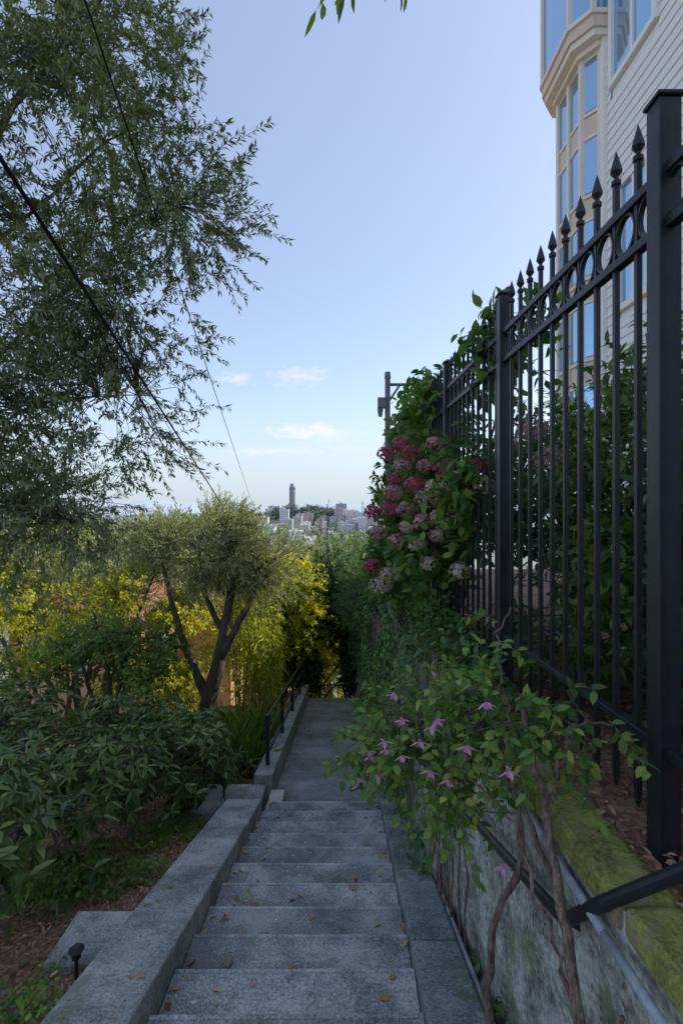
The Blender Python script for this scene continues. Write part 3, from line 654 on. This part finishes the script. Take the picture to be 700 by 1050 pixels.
# ---- camellia behind fence
cl=[(1.75,3.0,-.1,.4,.9,.75),(1.8,2.0,-.2,.4,.7,.7),(1.7,4.2,.2,.4,.7,.7),(2.4,2.6,.1,.5,1,.7),(1.6,3.3,-.7,.4,.9,.4),(1.75,1.8,-.7,.35,.6,.35),(2.6,4.6,.4,.6,1,.7),(1.9,3.2,.7,.35,.5,.35)]
plant('camellia_shrub',cl,2500,10,.22,.085,.036,L_cam,root=(1.9,2.8,-1.1),limb_r=.03,kind='broad',shell=.5,thr=-.2,up=.2,spread=.9,connect=.15)
# ---- ivy on wall
def ivy():
    e=empty('ivy'); n=14000
    y=2.45+R.rand(n)**.8*7.3; u=R.rand(n)**.8; zb=np.array([ground(0,a) for a in y])
    z=-.98+(zb+.1+.98)*(1-u)
    keep=np.array([noise.noise(Vector((a*1.1,b*1.3,5)))>(-.15 if a>3.6 else .0+(.25*(3.6-a))) for a,b in zip(y,z)])
    keep&=~((y<3.6)&(z<-1.9))
    y=y[keep];z=z[keep]
    th=np.array([.05+.26*max(0,noise.noise(Vector((a*1.6,b*1.8,9)))+.25) for a,b in zip(y,z)])*np.clip((y-2.2)/2,.3,1.2)
    x=.79-.029*y-th*R.uniform(.5,1,len(y))
    P=np.column_stack([x,y,z]); D=np.column_stack([R.normal(-.25,.3,len(y)),R.normal(0,.5,len(y)),R.normal(-.7,.4,len(y))])
    Nn=np.column_stack([-np.ones(len(y)),R.normal(-.2,.4,len(y)),R.normal(.55,.35,len(y))])
    leaf_mesh('leaves',P,D,Nn,.054*R.uniform(.5,1.3,len(y)),.046*R.uniform(.6,1.2,len(y)),L_ivy,e,kind='broad',curl=.15)
    ps=[]
    for i in range(60):
        a=R.uniform(2.8,9); z0=ground(0,a); q=[(.785-.029*(a+.1*k)-.02,a+.12*k*R.uniform(-1,1),z0+(-.98-z0)*k/5) for k in range(6)]
        ps.append(resample(q,10,.01))
    tube_mesh('stems',np.array(ps),np.full((60,10),.006),M_stem,e,5)
    n=3400; y=R.uniform(2.2,8,n); P=np.column_stack([1.0-.029*y-R.rand(n)*.28,y,-1.0+R.rand(n)*.32*np.clip((y-2.1)/2,.2,1)])
    leaf_mesh('top_leaves',P,R.normal(0,.6,(n,3))+[-.4,0,-.2],R.normal(0,.4,(n,3))+[-.3,0,1],.052*R.uniform(.6,1.3,n),.042,L_ivy,e,kind='broad')
ivy()
# ---- fuchsia
def fuchsia():
    e=empty('fuchsia_bush')
    st=[([(.68,1.36,-2.1),(.69,1.4,-1.6),(.66,1.45,-1.3),(.64,1.6,-.95),(.60,1.7,-.62)],.028,.009),
        ([(.55,1.85,-2.25),(.53,1.88,-1.8),(.55,1.85,-1.5),(.66,1.8,-1.2),(.62,1.9,-.9),(.45,2.0,-.75)],.019,.006),
        ([(.66,1.5,-1.2),(.6,1.7,-.95),(.5,1.9,-.8),(.3,2.1,-.85),(.12,2.2,-1.1)],.009,.003),
        ([(.64,1.6,-.95),(.75,1.65,-.7),(.95,1.7,-.72)],.008,.003),
        ([(.6,1.75,-.8),(.55,1.8,-.5),(.6,1.8,-.35)],.007,.003),
        ([(.68,1.4,-1.5),(.55,1.6,-1.0),(.4,1.9,-.9)],.008,.003),
        ([(.62,1.36,-2.1),(.60,1.3,-1.75),(.68,1.25,-1.5),(.72,1.3,-1.3)],.014,.006)]
    pl=[resample(p,22,.007) for p,_,_ in st]
    tube_mesh('stems',np.array(pl),np.array([np.linspace(a,b,22)*(1+R.normal(0,.15,22)) for _,a,b in st]),M_stem,e,10)
    lob=[(.42,2.05,-.86,.3,.25,.17),(.62,1.8,-.70,.28,.2,.16),(.85,1.75,-.70,.2,.15,.1),(.2,2.15,-.95,.15,.15,.12),(.6,1.85,-.48,.1,.1,.12),(.40,2.0,-1.1,.14,.15,.12),(.62,1.5,-1.85,.1,.12,.10),(.1,2.25,-1.05,.08,.1,.08)]
    P,O=positions(lob,270,.6,2,-.3)
    cur,pos,ld,nn,LL,WW=sprays(P,O,9,.13,.45,.046,.028,up=-.05,spread=.95)
    leaf_mesh('foliage',pos,ld,nn,LL,WW,L_fuch,e,kind='broad',curl=.2)
    tube_mesh('twigs',cur,np.full(cur.shape[:2],.0015),M_stem,e,4)
    allp=np.concatenate(pl); cp=[]
    for p in P[::2]:
        d=np.linalg.norm(allp-p,axis=1); a=allp[np.argmin(d)]; cp.append(resample([a,(a+p)/2+R.normal(0,.02,3),p],6))
    tube_mesh('branches',np.array(cp),np.full((len(cp),6),.0022),M_stem,e,4)
    pk=leafmat('fuchsia_sepal',[(0.1,(0.82,0.34,0.52)),(0.9,(0.85,0.60,0.70))],trans=.35,tint=(1.1,.85,1),k=1)
    pu=leafmat('fuchsia_petal',[(0.1,(0.72,0.40,0.60)),(0.9,(0.82,0.60,0.74))],trans=.35,tint=(1,.85,1),k=1)
    P=[];D=[];L=[];P2=[];D2=[];st=[]
    pts=[(373,800,2.1),(385,806,2.05),(447,738,1.66),(412,738,1.78),(396,768,1.82),(515,888,1.5),(440,790,1.72),(412,775,1.76),(405,712,1.8),(478,765,1.62),(380,775,2.0),(522,790,1.46),(498,720,1.5),(394,760,1.82),(430,760,1.72),(460,800,1.68),(367,806,2.1),(443,745,1.65),(378,770,1.95),(388,795,1.95)]
    for a,b,d in pts:
        c=np.array([(a-350)/520*d,d,(522-b)/520*d]); s=R.uniform(.9,1.25); tl=R.normal(0,.25,2)
        ax=unit(np.array([tl[0],tl[1],-1.]))
        st.append(resample([c-ax*.12+[.01,.02,0],c-ax*.04,c],4))
        st.append(resample([c-ax*.022,c-ax*.01,c],4))
        for k in range(4):
            an=k*math.pi/2+R.normal(0,.2); rd=np.array([math.cos(an),math.sin(an),0])
            P.append(c); D.append(rd*.9+ax*R.uniform(.3,1.0)); L.append(.032*s)
            P2.append(c+rd*.002); D2.append(rd*.35+ax)
            P2.append(c-rd*.002); D2.append(-rd*.15+ax)
        for k in range(3):
            st.append(resample([c,c+ax*.03+R.normal(0,.003,3),c+ax*.05+R.normal(0,.005,3)],4))
    leaf_mesh('sepals',np.array(P),np.array(D),np.tile([[.1,0.05,1.]],(len(P),1)),np.array(L),.015,pk,e,kind='broad',curl=-.25)
    leaf_mesh('petals',np.array(P2),np.array(D2),R.normal(size=(len(P2),3)),.021,.017,pu,e,kind='broad')
    tube_mesh('stamens',np.array(st),np.full((len(st),4),.0009),M_stem,e,4)
fuchsia()

# ---- ground cover, ferns
def cover(name,cx,cy,sx,sy,n,L,W,mat,h=.15,zf=None):
    e=empty(name); x=R.normal(cx,sx,n); y=R.normal(cy,sy,n)
    if cx<0: x=np.minimum(x,-1.28)
    P=np.column_stack([x,y,[ (zf or ground)(a,b) for a,b in zip(x,y)]]); P[:,2]+=R.rand(n)*h
    leaf_mesh('leaves',P,R.normal(0,.6,(n,3))+[0,0,.3],R.normal(0,.5,(n,3))+[0,0,1],L*R.uniform(.6,1.2,n),W,mat,e,kind='broad')
cover('ground_cover',-1.6,2.3,.16,.2,900,.04,.02,L_fuch,.16)
cover('ground_cover',-2.1,4.2,.3,.35,500,.06,.03,L_mid,.15)
cover('ground_cover',.72,1.5,.03,.5,260,.05,.03,L_ivy,.1,lambda x,y:plane_z(y)-.05)
cover('ground_cover',-2.2,3.7,.3,.2,400,.05,.03,L_mid,.2)
e=empty('fern'); 
PP=[];DD=[];pp=[]
for f in range(70):
    cx,cy=[(-1.6,4.9),(-2.3,3.9),(-1.5,6.5),(-1.75,3.9)][f%4]; cz=ground(cx,cy)
    an=R.rand()*6.28; ln=R.uniform(.3,.5); d=np.array([math.cos(an),math.sin(an),0])
    q=np.array([[cx,cy,cz]]+[list(np.array([cx,cy,cz])+d*ln*s+np.array([0,0,ln*(1.0*s-1.0*s*s)])) for s in np.linspace(.1,1,9)])
    pp.append(resample(q,10))
    sd=np.cross(d,[0,0,1])
    for s in np.linspace(.15,1,22):
        c=np.array([cx,cy,cz])+d*ln*s+np.array([0,0,ln*(s-s*s)])
        for sg in (-1,1): PP.append(c); DD.append(sd*sg+d*.4); 
leaf_mesh('fronds',np.array(PP),np.array(DD),np.tile([[0,0,1.]],(len(PP),1))+R.normal(0,.15,(len(PP),3)),.06,.014,L_mid,e)
tube_mesh('ribs',np.array(pp),np.full((len(pp),10),.002),M_cane,e,4)

# ---- mulch chips and litter
def litter(name,n,fx_,L,W,mat):
    P=np.array([fx_() for _ in range(n)]); D=R.normal(0,1,(n,3)); D[:,2]*=.15
    Nn=R.normal(0,.25,(n,3))+[0,0,1]
    leaf_mesh(name,P,D,Nn,L*R.uniform(.5,1.3,n),W*R.uniform(.6,1.2,n),mat,None,kind='broad',curl=R.choice([-.2,.2]))
def bed():
    x=-1.27-R.rand()**1.3*2.6; y=R.uniform(1.2,7); return (x,y,ground(x,y)+.01+.05*noise.noise(Vector((x*1.3,y*1.3,0)))+R.rand()*.02)
litter('bark_mulch',13000,bed,.035,.014,L_chip)
def gap():
    y=R.uniform(.6,6); x=R.uniform(.68,.78)-.029*y*0.6; return (x,y,plane_z(y)-.06+R.rand()*.03)
litter('gap_leaf_litter',900,gap,.045,.02,L_chip)
def top():
    y=R.uniform(.5,5); x=R.uniform(.87,1.8); return (x,y,-1.055+R.rand()*.03)
litter('ledge_leaf_litter',4800,top,.042,.018,L_chip)
def stairsp():
    k=R.randint(-2,11); yn=Y0+k*t; y=yn-R.uniform(.03,.30); s=R.rand()
    x=(-.86+.32*R.rand()**2) if s<.5 else ((.36-.2*R.rand()**2) if s<.72 else R.uniform(-.8,.3))
    return (shx(x,y),y,plane_z(yn)+.008)
litter('stair_leaf_litter',170,stairsp,.058,.028,L_dead)
def curbp():
    y=R.uniform(1.6,5.3); x=R.uniform(-1.22,-.9); return (shx(x,y),y,plane_z(y)+.128)
litter('curb_leaf_litter',26,curbp,.04,.018,L_dead)
def pathp():
    y=R.uniform(5.8,11.4); s=R.rand(); x=(-.84+.3*R.rand()**2) if s<.5 else (.44-.3*R.rand()**2)
    return (shx(x,y),y,path_z(y)+.008)
litter('path_leaf_litter',240,pathp,.05,.022,L_dead)
mb=MB()
for (a,b,zf) in ((-3,5.72,plane_z),(5.722,11.9,path_z)):
    mb.box(.645,.84,a,b,0,1,0,lambda x,y,z,zf=zf:(x-.029*y*(1 if x>.7 else -.2),y,zf(y)-.07+(0 if z==1 else -.3)))
mb.obj('planting_strip',None,[surf('soil_strip',[(0.35,(0.04,0.028,0.02)),(0.65,(0.16,0.11,0.08))],scale=20,bump=.8)])

# ---------------------------------------------------------------- cables and pole
def cable(name,pts,r):
    e=resample(pts,60); tube_mesh(name,np.array([e]),np.full((1,60),r),M_cable,None,6)
def sag(a,b,s,n=60):
    a=np.array(a);b=np.array(b); return [tuple(a+(b-a)*u-np.array([0,0,s*4*u*(1-u)])) for u in np.linspace(0,1,n)]
PT=(-4.6,25,-1.7)
a=np.array([-.942,1.4,.975]); d=np.array(PT)-a
cable('service_cable',sag(a-d*.03,PT,.03),.0075)
a=np.array([-1.16,2.3,2.31]); PT2=(-4.25,25,-.1); d=np.array(PT2)-a
cable('telephone_wire',sag(a-d*.04,PT2,.04),.0055)
mb=MB(); mb.cyl((-4.4,25.1,-12),(-4.4,25.1,-.02),.14,.11); mb.box(-5.1,-3.9,25.0,25.12,-.35,-.22); mb.obj('utility_pole',None,[M_wood])

# ---------------------------------------------------------------- distant city
def city():
    mb=MB(); 
    mats=[surf('city_%d'%i,[(0.3,c),(0.7,tuple(min(1,v*1.12) for v in c))],scale=.1,fine=.6,bump=0) for i,c in enumerate([(0.56,0.57,0.6),(0.42,0.43,0.46),(0.58,0.54,0.52),(0.38,0.33,0.32),(0.24,0.27,0.31)])]  # walls and windows lightened: distance haze painted into their colours
    for i in range(1500):
        y=200+R.rand()**.8*2000; x=R.uniform(-.30,.22)*y
        zb=ground(x,y); w=R.uniform(5,11); dp=R.uniform(6,12); h=R.uniform(8,17)*(1.7 if R.rand()<.12 else 1)*(1+y/2300)
        k=R.randint(0,4)
        if ((x+85)/90)**2+((y-960)/80)**2<.9: continue
        mb.box(x-w,x+w,y-dp,y+dp,zb-8,zb+h,k)
        mb.box(x-w*.3,x+w*.2,y-dp*.3,y+dp*.3,zb+h,zb+h+2,k)
        if y>1100: continue
        nf=int(h/3)
        for f in range(nf):
            for c in range(4):
                xx=x-w+w*.35+c*w*.45
                if xx+w*.1<x+w: mb.box(xx-w*.12,xx+w*.12,y-dp-.15,y-dp+.1,zb+f*3+1.2,zb+f*3+2.6,4)
    mb.obj('distant_city',None,mats)
    mb=MB(); c=(-93,960,-12)
    prof=[(7.5,-10),(7.5,4),(5.4,4.5),(5.2,44),(5.6,45),(5.6,46.5),(5.1,47),(5.1,53),(5.5,53.3),(5.5,55),(3.9,55.2),(3.9,60),(.1,60.2)]
    mb.lathe(c,prof,n=24)
    for k in range(16):
        an=2*math.pi*k/16; x=c[0]+5.25*math.cos(an); y=c[1]+5.25*math.sin(an)
        mb.cyl((x,y,c[2]+4),(x,y,c[2]+45),.5,n=6)
        mb.box(x-.45,x+.45,y-.45,y+.45,c[2]+47.5,c[2]+52.3,1)
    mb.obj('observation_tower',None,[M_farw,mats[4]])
    bl=[]
    for i in range(80):
        x=-60+R.normal(0,32); y=915+R.uniform(-35,20); x=np.clip(x,-125,5)
        z=ground(x,y); r=R.uniform(6,11); bl.append((x,y,z+r*.8,r*1.2,r,r))
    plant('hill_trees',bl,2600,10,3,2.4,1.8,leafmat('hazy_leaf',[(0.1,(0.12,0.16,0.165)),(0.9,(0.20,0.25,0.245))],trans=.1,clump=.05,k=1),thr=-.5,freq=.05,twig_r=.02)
    mb=MB(); Yb=3600
    for x in (-10,150): 
        mb.box(x-6,x-3,Yb-4,Yb+4,-86,55); mb.box(x+3,x+6,Yb-4,Yb+4,-86,55)
        for z in (-20,10,40): mb.box(x-3,x+3,Yb-3,Yb+3,z,z+4)
    mb.box(-900,900,Yb-8,Yb+8,-28,-24)
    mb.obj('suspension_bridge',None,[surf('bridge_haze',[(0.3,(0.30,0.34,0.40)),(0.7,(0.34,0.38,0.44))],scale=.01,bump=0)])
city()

# ---------------------------------------------------------------- world, sun, camera
el=math.radians(41); az=math.radians(71)
w=bpy.data.worlds.new('World'); sc.world=w; w.use_nodes=True; nt=w.node_tree; n=nt.nodes; l=nt.links; n.clear()
sky=n.new('ShaderNodeTexSky'); sky.sky_type='NISHITA'; sky.sun_disc=False; sky.sun_elevation=el; sky.sun_rotation=az
sky.air_density=1.0; sky.dust_density=1.0; sky.ozone_density=2.0; sky.altitude=100
bg=n.new('ShaderNodeBackground'); bg.inputs[1].default_value=0.15
tc=n.new('ShaderNodeTexCoord')
hz=N(n,'ShaderNodeMix',data_type='RGBA',blend_type='MULTIPLY'); hz.inputs[0].default_value=1; hz.inputs[7].default_value=(2.0,1.85,1.75,1); hz.clamp_result=False
l.new(sky.outputs[0],hz.inputs[6])
# thin even high haze veiling the clear sky
ha=N(n,'ShaderNodeMix',data_type='RGBA'); ha.inputs[0].default_value=.42; ha.inputs[7].default_value=(3.4,3.9,5.2,1)
l.new(hz.outputs[2],ha.inputs[6]); 
sp=n.new('ShaderNodeSeparateXYZ'); l.new(tc.outputs['Generated'],sp.inputs[0])
hr=N(n,'ShaderNodeMapRange',interpolation_type='SMOOTHSTEP'); hr.inputs[1].default_value=0.22; hr.inputs[2].default_value=-0.03; hr.inputs[3].default_value=0; hr.inputs[4].default_value=.95; l.new(sp.outputs['Z'],hr.inputs[0])
hm=N(n,'ShaderNodeMix',data_type='RGBA'); l.new(hr.outputs[0],hm.inputs[0]); l.new(ha.outputs[2],hm.inputs[6]); hm.inputs[7].default_value=(4.1,4.9,5.6,1)
col=hm.outputs[2]
for (dx,dz,rx,rz,s) in ((-30,79,46,11,.95),(-45,136,34,12,.55),(-106,134,22,7,.6),(-60,60,60,5,.45),(-90,58,30,4,.6),(10,62,24,4,.4)):
    c=Vector((dx/520,1,dz/520)).normalized()
    sub=N(n,'ShaderNodeVectorMath',operation='SUBTRACT'); sub.inputs[1].default_value=c; l.new(tc.outputs['Generated'],sub.inputs[0])
    sc_=N(n,'ShaderNodeVectorMath',operation='MULTIPLY'); sc_.inputs[1].default_value=(520/rx,520/rx,520/rz); l.new(sub.outputs[0],sc_.inputs[0])
    ln=N(n,'ShaderNodeVectorMath',operation='LENGTH'); l.new(sc_.outputs[0],ln.inputs[0])
    nz=N(n,'ShaderNodeTexNoise',Scale=38.0,Detail=6.0,Roughness=.6); 
    mp=n.new('ShaderNodeMapping'); mp.inputs['Scale'].default_value=(1,1,2.6); l.new(tc.outputs['Generated'],mp.inputs[0]); l.new(mp.outputs[0],nz.inputs['Vector'])
    m1=N(n,'ShaderNodeMath',operation='MULTIPLY_ADD'); m1.inputs[1].default_value=-2.6; m1.inputs[2].default_value=1.65; l.new(nz.outputs['Fac'],m1.inputs[0])
    ad=N(n,'ShaderNodeMath',operation='ADD'); l.new(ln.outputs['Value'],ad.inputs[0]); l.new(m1.outputs[0],ad.inputs[1])
    mr=N(n,'ShaderNodeMapRange'); mr.inputs[1].default_value=1.3; mr.inputs[2].default_value=.4; mr.inputs[3].default_value=0; mr.inputs[4].default_value=s; l.new(ad.outputs[0],mr.inputs[0])
    mx=N(n,'ShaderNodeMix',data_type='RGBA'); l.new(mr.outputs[0],mx.inputs[0]); l.new(col,mx.inputs[6]); mx.inputs[7].default_value=(6.4,6.5,6.6,1); col=mx.outputs[2]
l.new(col,bg.inputs[0])
o=n.new('ShaderNodeOutputWorld'); l.new(bg.outputs[0],o.inputs[0])
sd=bpy.data.lights.new('sun','SUN'); sd.energy=5.0; sd.angle=math.radians(.5); sd.color=(1,.89,.73)
so=bpy.data.objects.new('sun',sd); COL.objects.link(so)
v=Vector((math.sin(az)*math.cos(el),math.cos(az)*math.cos(el),math.sin(el)))
so.rotation_euler=v.to_track_quat('Z','Y').to_euler()
cd=bpy.data.cameras.new('camera'); cd.sensor_fit='VERTICAL'; cd.sensor_height=36; cd.sensor_width=24; cd.lens=36*520/1050; cd.shift_y=-3/1050
cd.clip_start=.05; cd.clip_end=60000
co=bpy.data.objects.new('camera',cd); COL.objects.link(co); co.rotation_euler=(math.radians(90),0,0); sc.camera=co
sc.view_settings.view_transform='Standard'; sc.view_settings.look='None'; sc.view_settings.exposure=0
